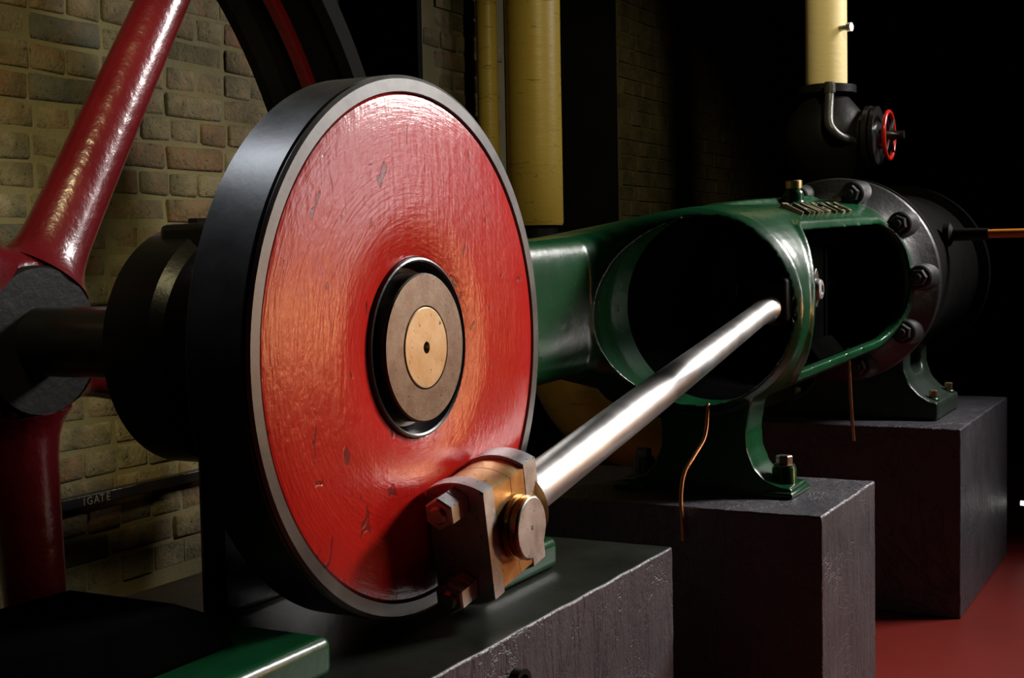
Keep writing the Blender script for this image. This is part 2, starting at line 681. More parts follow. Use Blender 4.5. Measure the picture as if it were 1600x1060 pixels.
CH = 0.0735
STR = [brick_mesh(0.232, CH - 0.010, i) for i in range(4)]
HDR = [brick_mesh(0.112, CH - 0.010, 10 + i) for i in range(4)]
far = nb()
nbrick = 0
for c in range(int((2.5 - ZF) / CH)):
    z = ZF + CH * (c + 0.5)
    stretch = c % 2 == 0
    step = 0.242 if stretch else 0.122
    y = -1.15 + (0.06 if stretch else 0.0) + random.uniform(-0.01, 0.01)
    while y < 8.9:
        L = step
        if any(d0 - 0.01 < y + L / 2 and y - L / 2 < d1 + 0.01 for d0, d1 in OPENINGS) and z < 1.9:
            y += step
            continue
        me = random.choice(STR if stretch else HDR)
        near = -0.60 < z < 0.88 and 0.30 < y < 1.80 or 0.30 < z < 1.1 and GAP1 < y < 2.9
        xo = random.uniform(-0.004, 0.004)
        if near and nbrick < 300:
            o = bpy.data.objects.new('brick', me)
            COL.objects.link(o)
            o.location = (XW + xo, y, z + random.uniform(-0.003, 0.003))
            o.rotation_euler = (random.uniform(-0.012, 0.012), random.uniform(-0.02, 0.02), random.uniform(-0.015, 0.015))
            o.parent = wall
            nbrick += 1
        elif z > -0.7:
            s = 0.5 * (step - 0.011)
            box(far, XW - 0.03, XW + xo, y - s, y + s, z - CH / 2 + 0.005, z + CH / 2 - 0.005)
        y += step + random.uniform(-0.004, 0.004)
fo = finish('far_brickwork', far, MT['brick'], wall, smooth=False)
fo['kind'] = 'stuff'

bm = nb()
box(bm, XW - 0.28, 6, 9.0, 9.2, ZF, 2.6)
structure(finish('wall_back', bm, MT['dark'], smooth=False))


# ------------------------------------------------------------------ plinths
def plinth(name, x0, x1, y0, y1, ztop, label, oily=False):
    b = nb()
    nx, ny, nz = 10, 14, 12
    rr = random.Random(int(y0 * 100))
    bmesh.ops.create_cube(b, size=1.0)
    bmesh.ops.subdivide_edges(b, edges=b.edges[:], cuts=27, use_grid_fill=True)
    for v in b.verts:
        v.co = Vector((x0 + (v.co.x + 0.5) * (x1 - x0), y0 + (v.co.y + 0.5) * (y1 - y0), ZF + (v.co.z + 0.5) * (ztop - ZF)))
        if v.co.z > ZF + 0.01:
            k = 0.0013 if (v.co.z > ztop - 0.001 and (v.co.x > x1 - 0.001 or v.co.y < y0 + 0.001)) else 0.0006
            v.co += Vector((rr.uniform(-k, k), rr.uniform(-k, k), rr.uniform(-k, k)))
    o = finish(name, b, MT['plinth'], angle=50, bevel=0.0045, seg=2)
    if oily:
        o.data.materials.append(MT['oiltop'])
        for p in o.data.polygons:
            if p.normal.z > 0.9:
                p.material_index = 1
    tag(o, label, 'plinth', 'masonry plinths under the engine')
    return o


ZN, ZM = -0.47, -0.44
plinth('plinth', -0.62, 0.166, -1.2, 0.730, ZN, 'near black painted plinth under the red crank disc', True)
plinth('plinth', -0.56, 0.407, 1.015, 1.527, ZM, 'middle black painted plinth carrying the green frame foot')
plinth('plinth', -0.35, 0.432, 2.616, 3.66, ZM, 'far black painted plinth under the cylinder by the red floor')

# ------------------------------------------------------------------ crank disc
disc = thing('crank_disc', 'large red crank disc with a grey steel rim and round hub', 'crank disc')
R = 0.45
bm = nb()
lathe(bm, (0, 0, 0), (1, 0, 0), [(-0.112, 0.30), (-0.112, R - 0.004), (-0.108, R), (-0.010, R), (-0.008, R - 0.0035), (-0.004, R - 0.0035), (-0.002, R), (0.0, R - 0.003), (0.002, R - 0.006), (0.002, 0.4235), (-0.006, 0.4215), (-0.02, 0.4215), (-0.02, 0.30)], 160, closed=True)
finish('rim_band', bm, MT['rim'], disc, angle=28)
bm = nb()
for k in range(1):
    prof = [(-0.10, 0.152)] + [(-0.0015, 0.1525)] + [(0.0, 0.156), (0.0, 0.25), (0.0, 0.35), (0.0, 0.412), (-0.001, 0.4175), (-0.005, 0.4205), (-0.10, 0.4205)]
    lathe(bm, (0, 0, 0), (1, 0, 0), prof, 160, closed=True)
finish('painted_face', bm, MT['red_disc'], disc, angle=28)
bm = nb()
lathe(bm, (0, 0, 0), (1, 0, 0), [(-0.10, 0.1515), (0.002, 0.1515), (0.0055, 0.150), (0.0065, 0.147), (0.0045, 0.144), (-0.004, 0.142), (-0.016, 0.139), (-0.026, 0.133), (-0.028, 0.125), (-0.10, 0.12)], 120, closed=True)
finish('hub_recess', bm, MT['black'], disc, angle=40)
bm = nb()
lathe(bm, (0, 0, 0), (1, 0, 0), [(-0.10, 0.069), (-0.10, 0.1245), (0.013, 0.1245), (0.0158, 0.122), (0.0160, 0.0705), (0.013, 0.069)], 120, closed=True)
finish('hub', bm, MT['brownsteel'], disc, angle=30)
bm = nb()
lathe(bm, (0, 0, 0), (1, 0, 0), [(-0.10, 0.009), (-0.10, 0.0678), (0.0155, 0.0678), (0.0168, 0.066), (0.0168, 0.010), (0.010, 0.009)], 96, closed=True)
se = finish('shaft_end', bm, MT['gold'], disc, angle=30)
se['label'] = 'yellowed steel shaft end with a centre hole'
bm = nb()
lathe(bm, (0, 0, 0), (1, 0, 0), [(-0.10, 0.0), (-0.10, 0.009), (-0.012, 0.009), (-0.02, 0.0)], 24)
finish('centre_hole', bm, MT['black'], se)

# crank pin
PIN = Vector((0.0, 0.109, -0.314))
bm = nb()
lathe(bm, PIN, (1, 0, 0), [(-0.09, 0.0), (-0.09, 0.052), (0.006, 0.052), (0.006, 0.046), (0.124, 0.046), (0.1245, 0.056), (0.133, 0.0565), (0.135, 0.0525), (0.1375, 0.0525), (0.139, 0.0555), (0.148, 0.0555), (0.1505, 0.053), (0.1505, 0.004), (0.147, 0.0035), (0.147, 0.0)], 72)
pin = finish('crank_pin', bm, MT['oilbrass'], disc, angle=25)
pin['label'] = 'oily bronze collared crank pin'
bm = nb()
lathe(bm, PIN, (1, 0, 0), [(0.149, 0.0035), (0.149, 0.0535), (0.1512, 0.0530), (0.1525, 0.0515), (0.1525, 0.0042), (0.149, 0.0035)], 64, closed=False, cap=False)
finish('pin_end_face', bm, MT['dullsteel'], pin, angle=25)
bm = nb()
lathe(bm, PIN, (1, 0, 0), [(0.1480, 0.0), (0.1480, 0.0040), (0.1495, 0.0040), (0.1495, 0.0)], 16)
finish('oil_hole', bm, MT['black'], pin)

# ------------------------------------------------------------------ crankshaft, its collar and bearing
bm = nb()
lathe(bm, (0, 0, 0), (1, 0, 0), [(-0.98, 0.0), (-0.98, 0.069), (-0.56, 0.069), (-0.56, 0.072), (-0.105, 0.072), (-0.105, 0.0)], 64)
tag(finish('crankshaft', bm, MT['black']), 'thick black crankshaft running from the crank disc to the flywheel hub', 'shaft')

bear = thing('main_bearing', 'round black bearing housing behind the red crank disc', 'bearing', (-0.3, 0, ZN))
bm = nb()
lathe(bm, (0, 0, 0), (1, 0, 0), [(-0.522, 0.078), (-0.522, 0.15), (-0.512, 0.17), (-0.508, 0.205), (-0.498, 0.2155), (-0.40, 0.2155), (-0.38, 0.2), (-0.335, 0.195), (-0.335, 0.078)], 96, closed=True)
finish('housing', bm, MT['black'], bear, angle=30)
bm = nb()
box(bm, -0.47, -0.34, -0.10, 0.11, 0.15, 0.218)
finish('cap', bm, MT['black'], bear, bevel=0.012)
for yy in (-0.06, 0.07):
    bm = nb()
    hexnut(bm, (-0.41, yy, 0.217), (0, 0, 1), 0.020, 0.010)
    finish('cap_nut', bm, MT['black'], bear, smooth=False)
bm = nb()
prism(bm, [(-0.12, ZN), (0.24, ZN), (0.22, -0.36), (0.17, -0.30), (0.15, -0.10), (-0.12, -0.10)], 'x', -0.385, -0.335)
finish('pedestal', bm, MT['black'], bear, bevel=0.012)

# ------------------------------------------------------------------ flywheel
fly = thing('flywheel', 'tall maroon spoked flywheel by the brick wall', 'flywheel', (-0.95, 0, -1.25))
bm = nb()
lathe(bm, (0, 0, 0), (1, 0, 0), [(-1.10, 1.172), (-1.10, 1.235), (-0.80, 1.235), (-0.80, 1.183), (-0.83, 1.178), (-0.86, 1.20), (-1.04, 1.20), (-1.07, 1.170)], 128, closed=True)
finish('rim', bm, MT['soot'], fly, angle=30)
bm = nb()
lathe(bm, (0, 0, 0), (1, 0, 0), [(-0.97, 1.205), (-0.97, 1.180), (-0.965, 1.175), (-0.940, 1.175), (-0.935, 1.180), (-0.935, 1.205)], 128, closed=True)
finish('rim_rib', bm, MT['maroon'], fly, angle=30)
bm = nb()
lathe(bm, (0, 0, 0), (1, 0, 0), [(-1.05, 0.07), (-1.05, 0.15), (-1.03, 0.165), (-0.99, 0.185), (-0.92, 0.185), (-0.895, 0.165), (-0.885, 0.155), (-0.885, 0.07)], 72, closed=True)
finish('hub', bm, MT['maroon'], fly, angle=60)
bm = nb()
lathe(bm, (0, 0, 0), (1, 0, 0), [(-0.90, 0.069), (-0.90, 0.150), (-0.872, 0.150), (-0.866, 0.145), (-0.866, 0.069)], 72, closed=True)
finish('hub_face', bm, MT['blackm'], fly, angle=30)['label'] = 'dark worn hub face'
SP0 = math.radians(57.5)
for k in range(5):
    a = SP0 + k * 2 * PI / 5
    d = Vector((0, math.cos(a), math.sin(a)))
    c0 = Vector((-0.952, 0, 0))
    bm = nb()
    st = [(0.145, 0.115), (0.17, 0.095), (0.20, 0.083), (0.24, 0.077), (0.32, 0.0735), (0.6, 0.066), (0.9, 0.060), (1.10, 0.058), (1.14, 0.064), (1.165, 0.075)]
    tube(bm, [c0 + d * s for s, _ in st], [r for _, r in st], 28, flat=0.8)
    finish('spoke', bm, MT['maroon'], fly, angle=60)

# ------------------------------------------------------------------ connecting rod
PH = math.atan2(0.1876, 1.0)
rod = thing('connecting_rod', 'bright steel connecting rod with a bronze bearing on the crank pin', 'connecting rod', (0.065, PIN.y, PIN.z))
RX = 0.065
RD = Vector((0, math.cos(PH), math.sin(PH)))
RN = Vector((0, -math.sin(PH), math.cos(PH)))
RO = Vector((RX, PIN.y, PIN.z))


def rp(s, nn, x=0.0):
    return RO + RD * s + RN * nn + Vector((x, 0, 0))


def turned_block(bm, prof, half, n=40):
    """Turned about the rod axis, then faced flat on both sides (x = +-half)."""
    rings = []
    for s, r in prof:
        ring = []
        h = min(half, r * 0.999)
        a0 = math.acos(h / r)
        # four segments: +x flat, top arc, -x flat, bottom arc
        top = [(r * math.cos(t), r * math.sin(t)) for t in [a0 + (PI - 2 * a0) * i / n for i in range(n + 1)]]
        bot = [(-p[0], -p[1]) for p in top]
        for px, pn in top + bot:
            ring.append(bm.verts.new(rp(s, pn, px)))
        rings.append(ring)
    m = len(rings[0])
    for A, B in zip(rings[:-1], rings[1:]):
        for i in range(m):
            j = (i + 1) % m
            bm.faces.new((A[i], A[j], B[j], B[i]))
    bm.faces.new(rings[0])
    bm.faces.new(rings[-1][::-1])


HB = 0.055
bm = nb()
turned_block(bm, [(-0.096, 0.107), (-0.094, 0.109), (-0.062, 0.109)], HB)
cap = finish('bearing_cap', bm, MT['dullsteel'], rod, angle=25)
bm = nb()
turned_block(bm, [(-0.061, 0.1025), (0.0005, 0.1025)], HB - 0.001)
finish('bearing_brass', bm, MT['brass'], rod, angle=25)
bm = nb()
turned_block(bm, [(0.0018, 0.1025), (0.050, 0.1025)], HB - 0.001)
finish('bearing_brass', bm, MT['brass'], rod, angle=25)
bm = nb()
turned_block(bm, [(0.051, 0.109), (0.094, 0.109), (0.097, 0.106)], HB)
finish('bearing_block', bm, MT['dullsteel'], rod, angle=25)
for nn in (0.074, -0.074):
    bm = nb()
    a, u, v = frame_from_axis(RD)
    lathe(bm, rp(-0.160, nn), RD, [(0, 0.0), (0.0, 0.012), (0.004, 0.0155), (0.27, 0.0155), (0.27, 0.0)], 24)
    bolt = finish('bolt', bm, MT['dullsteel'], rod)
    bm = nb()
    hexnut(bm, rp(-0.098, nn), -RD, 0.0285, 0.022, PI / 6)
    finish('nut', bm, MT['dullsteel'], bolt, smooth=False)
    bm = nb()
    hexnut(bm, rp(-0.1215, nn), -RD, 0.0285, 0.032, PI / 6)
    finish('lock_nut', bm, MT['dullsteel'], bolt, smooth=False)
bm = nb()
lathe(bm, RO, RD, [(0.09, 0.075), (0.105, 0.062), (0.13, 0.048), (0.17, 0.0425), (0.30, 0.0420), (0.80, 0.0400), (1.20, 0.0350), (1.50, 0.0315), (1.56, 0.031), (1.60, 0.034), (1.64, 0.044), (1.66, 0.056), (1.665, 0.0)], 64)
finish('rod_shank', bm, MT['steel'], rod, angle=60)
bm = nb()
box(bm, RX - 0.06, RX + 0.06, 1.72, 1.86, -0.05, 0.075)
finish('small_end', bm, MT['blackm'], rod, bevel=0.012)

# ------------------------------------------------------------------ green engine frame
XA = 0.065


def sz(y):
    return 0.012 + 0.029 * (y - 1.2)


frame = thing('engine_frame', 'dark green cast frame with a trunk guide and side window', 'engine frame', (XA, 1.27, ZM))


def shear(bm):
    for v in bm.verts:
        v.co.z += sz(v.co.y)


def loft(bm, secs, n=64):
    """secs: list of (y, function angle -> (x,z))"""
    rings = []
    for y, fn in secs:
        rings.append([bm.verts.new((fn(2 * PI * i / n)[0], y, fn(2 * PI * i / n)[1])) for i in range(n)])
    for A, B in zip(rings[:-1], rings[1:]):
        for i in range(n):
            j = (i + 1) % n
            bm.faces.new((A[i], A[j], B[j], B[i]))
    bm.faces.new(rings[0])
    bm.faces.new(rings[-1][::-1])


def ell(rx, rz, e=2.0, cx=XA, cz=0.0):
    def fn(t):
        c, s = math.cos(t), math.sin(t)
        return (cx + rx * math.copysign(abs(c) ** (2 / e), c), cz + rz * math.copysign(abs(s) ** (2 / e), s))
    return fn


def blend(f, g, k):
    def fn(t):
        a, b = f(t), g(t)
        return (a[0] * (1 - k) + b[0] * k, a[1] * (1 - k) + b[1] * k)
    return fn


ARM = ell(0.105, 0.164, 5, -0.222, 0.022)
ARM_FAR = ell(0.105, 0.164, 5, -0.225, 0.022)
NOSE = ell(0.252, 0.249, 2.0)


def add_trunk(bm):
    loft(bm, [(1.195, ell(0.243, 0.243, 2.0)), (1.20, ell(0.246, 0.246, 2.0)), (1.215, ell(0.249, 0.248, 2.05)), (1.245, ell(0.252, 0.249, 2.1)), (1.30, ell(0.254, 0.250, 2.15)), (1.42, ell(0.255, 0.250, 2.2)), (1.60, ell(0.256, 0.250, 2.2)), (2.0, ell(0.257, 0.251, 2.2)), (2.30, ell(0.258, 0.253, 2.1)), (2.43, ell(0.270, 0.268, 2.0))])


def add_arm(bm):
    secs = [(0.10, ARM_FAR), (0.45, ARM_FAR), (0.70, blend(ARM_FAR, ARM, 0.45)), (0.88, blend(ARM_FAR, ARM, 0.85))]
    for i in range(0, 9):
        k = i / 8
        kk = k * k * (3 - 2 * k)
        secs.append((0.95 + 0.255 * k, blend(ARM, NOSE, kk)))
    secs.append((1.3, NOSE))
    loft(bm, secs)


def add_ped(bm):
    half = [(0.135, -0.16), (0.118, -0.24), (0.108, -0.30), (0.112, -0.345), (0.128, -0.385), (0.155, -0.412), (0.19, -0.425), (0.222, -0.428), (0.222, ZM - sz(1.27))]
    pts = [(XA + x, z) for x, z in half] + [(XA - x, z) for x, z in reversed(half)]
    prism(bm, pts, 'y', 1.20, 1.335)


def add_rib(bm):
    pts = [(1.12, 0.215), (1.22, 0.236), (1.5, 0.256), (1.8, 0.266), (2.36, 0.277), (2.40, 0.27), (2.40, 0.20), (1.12, 0.18)]
    prism(bm, pts, 'x', -0.02, 0.028)


def add_cup(bm):
    lathe(bm, (0.060, 2.02, 0.19), (0, 0, 1), [(0, 0.030), (0.085, 0.030), (0.100, 0.026), (0.104, 0.018), (0.104, 0)], 32)


def add_feet(bm):
    # two foot pads bolted down beside the crank pit
    pass


def sub_bore(bm):
    lathe(bm, (XA, 0, 0), (0, 1, 0), [(0.95, 0.0), (0.955, 0.176), (1.01, 0.194), (1.12, 0.222), (1.19, 0.2355), (2.6, 0.2355), (2.6, 0.0)], 96)


def sub_front(bm):
    # opens the front of the trunk towards the crank, on the disc side of the arm
    pts = [(-0.119, 0.3), (0.6, 0.3), (0.6, 1.195), (0.31, 1.196), (0.12, 1.17), (-0.02, 1.08), (-0.119, 0.96)]
    prism(bm, pts, 'z', -0.20, 0.135)


def sub_slot(bm):
    out = []
    y0, y1, z0, z1 = 1.355, 2.365, -0.170, 0.180

    def arc(cy, cz, r, a0, a1, k=8):
        for i in range(k + 1):
            a = a0 + (a1 - a0) * i / k
            out.append((cy + r * math.cos(a), cz + r * math.sin(a)))
    out += [(1.297, -0.10), (1.325, -0.150), (1.355, -0.169)]
    arc(y1 - 0.13, z0 + 0.13, 0.13, 1.5 * PI, 2 * PI)
    arc(y1 - 0.10, z1 - 0.10, 0.10, 0, 0.5 * PI)
    out += [(1.44, 0.180), (1.41, 0.172), (1.375, 0.145), (1.33, 0.10), (1.297, 0.045), (1.284, -0.015), (1.285, -0.06)]
    return prism(bm, out, 'x', 0.10, 0.6) if bm else out


def surf_x(y, z):
    """x of the trunk's outer side at height z"""
    ks = [(1.30, 0.254), (1.42, 0.255), (1.60, 0.256), (2.0, 0.257), (2.45, 0.258)]
    rx = ks[-1][1]
    for (ya, ra), (yb, rb) in zip(ks[:-1], ks[1:]):
        if y <= yb:
            k = max(0, (y - ya) / (yb - ya))
            rx = ra + (rb - ra) * k
            break
    return XA + rx * (max(0.02, 1 - abs(z / 0.251) ** 2.2)) ** (1 / 2.2)


def add_bead(bm):
    out = sub_slot(None)
    cy, cz = 1.86, 0.005
    P = []
    n = len(out)
    for i in range(n):
        a = Vector((out[i - 1][0], out[i - 1][1], 0))
        b = Vector((out[(i + 1) % n][0], out[(i + 1) % n][1], 0))
        t = (b - a).normalized()
        P.append((out[i][0] + t.y * 0.013, out[i][1] - t.x * 0.013))
    Q = []
    for i in range(n):
        a, b = P[i], P[(i + 1) % n]
        k = max(1, int(math.hypot(b[0] - a[0], b[1] - a[1]) / 0.03))
        for j in range(k):
            Q.append((a[0] + (b[0] - a[0]) * j / k, a[1] + (b[1] - a[1]) * j / k))
    Q += Q[:2]
    tube(bm, [(surf_x(y, z) - 0.007, y, z) for y, z in Q], 0.0145, 12)


def SH(fn):
    def g(bm):
        fn(bm)
        shear(bm)
    return g


def all_adds(bm):
    for fn in (add_trunk, add_arm, add_ped, add_rib, add_cup, add_bead):
        fn(bm)
    shear(bm)


trunk = cast('trunk_casting', [all_adds], [SH(sub_bore), SH(sub_slot)], 0.0048, MT['green'], frame, 7)
trunk.data.materials.append(MT['shadeblack'])
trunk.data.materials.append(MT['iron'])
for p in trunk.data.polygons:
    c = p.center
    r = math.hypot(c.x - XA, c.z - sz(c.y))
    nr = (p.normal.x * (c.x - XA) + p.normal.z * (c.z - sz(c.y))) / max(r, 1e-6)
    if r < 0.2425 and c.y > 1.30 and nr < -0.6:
        p.material_index = 1  # inner faces blackened for the shade inside the trunk
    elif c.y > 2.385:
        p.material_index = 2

# flange with ten stud bosses
YB = 2.43
bm = nb()
lathe(bm, (XA, 0, sz(2.45)), (0, 1, 0), [(2.395, 0.2365), (2.395, 0.262), (2.44, 0.290), (2.468, 0.326), (2.474, 0.331), (2.498, 0.331), (2.50, 0.328), (2.50, 0.2365)], 96, closed=True)
fl = finish('end_flange', bm, MT['iron'], frame, angle=40)
fl['label'] = 'dark iron end flange ringed with nuts'
for k in range(10):
    a = math.radians(2 + 36 * k)
    bx_, bz_ = XA + 0.286 * math.cos(a), sz(2.45) + 0.286 * math.sin(a)
    bm = nb()
    lathe(bm, (bx_, 2.37, bz_), (0, 1, 0), [(0, 0.0), (0, 0.033), (0.004, 0.0375), (0.05, 0.041), (0.10, 0.045), (0.12, 0.045), (0.12, 0.0)], 32)
    bs = finish('stud_boss', bm, MT['iron'], fl)
    bm = nb()
    hexnut(bm, (bx_, 2.37, bz_), (0, -1, 0), 0.027, 0.026, a)
    lathe(bm, (bx_, 2.346, bz_), (0, -1, 0), [(0, 0.013), (0.010, 0.013), (0.013, 0.010), (0.013, 0)], 16)
    finish('nut', bm, MT['iron'], fl, smooth=False)

# oil cup cap
bm = nb()
lathe(bm, (0.060, 2.02, sz(2.02) + 0.292), (0, 0, 1), [(0, 0.0), (0, 0.019), (0.004, 0.024), (0.024, 0.024), (0.027, 0.021), (0.027, 0)], 32)
finish('oil_cap', bm, MT['oilcap'], frame)['label'] = 'brass oil cup cap'

# cast lettering on the shoulder of the trunk
ang = math.radians(36)
yl = 1.56
zl = sz(1.8) + 0.2355
mw = Matrix.Translation((XA + 0.103, yl, zl - 0.012)) @ Matrix.Rotation(0.029, 4, 'X') @ Matrix.Rotation(math.radians(90), 4, 'Z') @ Matrix.Rotation(math.radians(-27), 4, 'X')
mw = Matrix.Translation((XA + 0.135, yl, zl - 0.036)) @ Matrix.Rotation(0.029, 4, 'X') @ Matrix.Rotation(math.radians(27), 4, 'Y') @ Matrix.Rotation(math.radians(90), 4, 'Z')
for k, chh in enumerate('TANGYES'):
    text_mesh('raised_letter', chh, 0.085, 0.006, MT['letters'], Matrix.Translation((0.008, 0, 0.014)) @ mw @ Matrix.Translation((0.086 * k, 0, 0)), frame)

# pedestal bolts
for sx in (1, -1):
    for yy in (1.268,):
        bm = nb()
        lathe(bm, (XA + sx * 0.183, yy, ZM + 0.012), (0, 0, 1), [(0, 0.0), (0, 0.032), (0.006, 0.030), (0.050, 0.0295), (0.056, 0.0265), (0.056, 0.0)], 32)
        finish('bolt_boss', bm, MT['green'], frame)
        bm = nb()
        lathe(bm, (XA + sx * 0.183, yy, ZM + 0.068), (0, 0, 1), [(0, 0), (0, 0.026), (0.004, 0.026), (0.004, 0)], 24)
        hexnut(bm, (XA + sx * 0.183, yy, ZM + 0.072), (0, 0, 1), 0.020, 0.022, 0.2)
        finish('nut', bm, MT['brownsteel'], frame, smooth=False)
bm = nb()
box(bm, XA + 0.15, XA + 0.226, 1.185, 1.348, ZM, ZM + 0.016)
finish('foot_plate', bm, MT['green'], frame, bevel=0.006)
bm = nb()
box(bm, XA - 0.232, XA - 0.15, 1.18, 1.352, ZM, ZM + 0.018)
finish('foot_plate', bm, MT['green'], frame, bevel=0.006)


# green foot pads on the near plinth
def pad(y0, y1, label):
    b = nb()
    box(b, -0.31, 0.026, y0, y1, ZN, ZN + 0.062)
    o = finish('bearing_foot', b, MT['green'], bevel=0.016, seg=4)
    tag(o, label, 'mounting foot', 'green mounting feet on the near plinth')
    return o


pad(0.16, 0.468, 'green mounting foot half hidden under the connecting rod bearing')
pd = pad(-1.0, -0.300, 'green mounting foot at the bottom edge, below the crank disc')
bm = nb()
prism(bm, [(-0.95, ZN + 0.061), (-0.40, ZN + 0.061), (-0.43, -0.36), (-0.52, -0.32), (-0.95, -0.31)], 'x', -0.29, -0.07)
finish('shade_block', bm, MT['shadeblack'], pd, bevel=0.012)  # made-up black block that keeps light off the top of the foot

# ------------------------------------------------------------------ crosshead
ch = thing('crosshead', 'dark crosshead inside the green trunk guide', 'crosshead', (XA, 1.84, sz(1.84)))
YC = 1.84
for s in (1, -1):
    bm = nb()
    pts = []
    for i in range(15):
        a = math.radians(50 + 80 * i / 14)
        pts.append((XA + 0.232 * math.cos(a), sz(YC) + s * 0.232 * math.sin(a)))
    pts += [(XA - 0.11, sz(YC) + s * 0.13), (XA + 0.11, sz(YC) + s * 0.13)]
    prism(bm, pts, 'y', YC - 0.12, YC + 0.16)
    finish('slipper', bm, MT['shadeblack'], ch)  # crosshead coloured black for the shade around it
bm = nb()
box(bm, XA - 0.10, XA - 0.062, YC - 0.07, YC + 0.14, sz(YC) - 0.14, sz(YC) + 0.14)
box(bm, XA + 0.062, XA + 0.10, YC - 0.07, YC + 0.14, sz(YC) - 0.14, sz(YC) + 0.14)
box(bm, XA - 0.10, XA + 0.10, YC + 0.10, YC + 0.16, sz(YC) - 0.14, sz(YC) + 0.14)
finish('body', bm, MT['shadeblack'], ch, bevel=0.008)
bm = nb()
lathe(bm, (XA, YC, sz(YC) + 0.008), (1, 0, 0), [(-0.115, 0), (-0.115, 0.03), (0.118, 0.03), (0.124, 0.026), (0.126, 0.014), (0.122, 0.012), (0.122, 0)], 32)
finish('crosshead_pin', bm, MT['dullsteel'], ch)
bm = nb()
pts = []
for i in range(24):
    a = 2 * PI * i / 24
    pts.append((YC + 0.032 * math.cos(a), sz(YC) + 0.012 + 0.056 * math.sin(a) * (1 - 0.22 * abs(math.cos(a)))))
prism(bm, pts, 'x', XA + 0.100, XA + 0.110)
finish('pin_plate', bm, MT['brownsteel'], ch, bevel=0.002)
bm = nb()
lathe(bm, (XA, 2.0, sz(2.2)), (0, 1, 0), [(0, 0), (0, 0.032), (0.5, 0.032), (0.5, 0)], 32)
finish('piston_rod', bm, MT['blackm'], ch)

# ------------------------------------------------------------------ cylinder
cyl = thing('steam_cylinder', 'black steam cylinder on the far plinth behind the frame flange', 'cylinder', (XA, 3.0, ZM))
ZC = sz(2.6)
bm = nb()
lathe(bm, (XA, 0, ZC), (0, 1, 0), [(2.5, 0.0), (2.5, 0.331), (2.535, 0.331), (2.54, 0.325), (2.545, 0.30), (2.57, 0.292), (3.38, 0.292), (3.40, 0.30), (3.41, 0.335), (3.46, 0.335), (3.46, 0.0)], 96)
finish('barrel', bm, MT['soot'], cyl, angle=30)
bm = nb()
lathe(bm, (XA, 0, ZC), (0, 1, 0), [(3.461, 0), (3.461, 0.29), (3.49, 0.28), (3.52, 0.2), (3.53, 0)], 64)
finish('end_cover', bm, MT['soot'], cyl)


def foot_half(bm, s):
    half = [(0.0, -0.20), (0.165, -0.20), (0.150, -0.27), (0.150, -0.32), (0.168, -0.37), (0.20, -0.405), (0.235, -0.425), (0.262, -0.43), (0.262, ZM - ZC), (0.0, ZM - ZC)]
    prism(bm, [(XA + s * x, ZC + z) for x, z in half], 'y', 2.80, 3.20)


def foot_hole(bm):
    for s in (1, -1):
        out = []
        for i in range(24):
            a = 2 * PI * i / 24
            c_, s_ = math.cos(a), math.sin(a)
            out.append((3.01 + 0.10 * math.copysign(abs(c_) ** 0.6, c_), ZC - 0.285 + 0.062 * math.copysign(abs(s_) ** 0.6, s_)))
        prism(bm, out, 'x', XA + s * 0.08, XA + s * 0.4)


cast('cylinder_foot', [lambda b: foot_half(b, 1), lambda b: foot_half(b, -1)], [foot_hole], 0.007, paint('dark_green_iron', (0.012, 0.026, 0.016), (0.024, 0.036, 0.028), 0.38, 0.3, 40), cyl, 3)
for s in (1, -1):
    for yy in (2.86, 3.15):
        bm = nb()
        lathe(bm, (XA + s * 0.235, yy, ZM + 0.01), (0, 0, 1), [(0, 0.0), (0, 0.030), (0.008, 0.022), (0.060, 0.021), (0.064, 0.018), (0.064, 0)], 24)
        st_ = finish('stud', bm, MT['green'], cyl)
        bm = nb()
        hexnut(bm, (XA + s * 0.235, yy, ZM + 0.074), (0, 0, 1), 0.014, 0.026, 0.3)
        finish('nut', bm, MT['oilcap'], st_, smooth=False)

# ------------------------------------------------------------------ steam pipe and stop valve above the cylinder
sp = thing('steam_pipe', 'short cream lagged steam pipe above the stop valve', 'pipe', (-0.10, 3.0, 0.79))
bm = nb()
lathe(bm, (-0.10, 3.0, 0), (0, 0, 1), [(0.738, 0.0), (0.738, 0.062), (0.743, 0.072), (0.753, 0.0735), (2.5, 0.0735), (2.5, 0)], 40)
finish('lagging', bm, MT['cream'], sp)
bm = nb()
lathe(bm, (-0.04, 2.96, 0.935), (0.8, -0.2, 0), [(0, 0), (0, 0.010), (0.028, 0.010), (0.03, 0.016), (0.045, 0.016), (0.045, 0)], 16)
finish('clip_bolt', bm, MT['dullsteel'], sp)
val = thing('stop_valve', 'black stop valve with a red handwheel above the cylinder', 'valve', (-0.1, 3.0, 0.40))
bm = nb()
lathe(bm, (-0.10, 3.0, 0), (0, 0, 1), [(0.345, 0), (0.345, 0.11), (0.365, 0.11), (0.372, 0.07), (0.41, 0.09), (0.48, 0.14), (0.55, 0.155), (0.62, 0.14), (0.67, 0.10), (0.70, 0.075), (0.708, 0.075), (0.710, 0.105), (0.7375, 0.105), (0.7375, 0)], 48)
finish('body', bm, MT['blackm'], val)
bm = nb()
lathe(bm, (-0.10, 3.0, 0.55), (1, 0, 0), [(0.10, 0), (0.10, 0.085), (0.145, 0.085), (0.146, 0.108), (0.163, 0.108), (0.164, 0.085), (0.170, 0.085), (0.171, 0.105), (0.186, 0.105), (0.187, 0.05), (0.22, 0.03), (0.25, 0.014), (0.275, 0.014), (0.275, 0)], 48)
finish('bonnet', bm, MT['black'], val)
hw = nb()
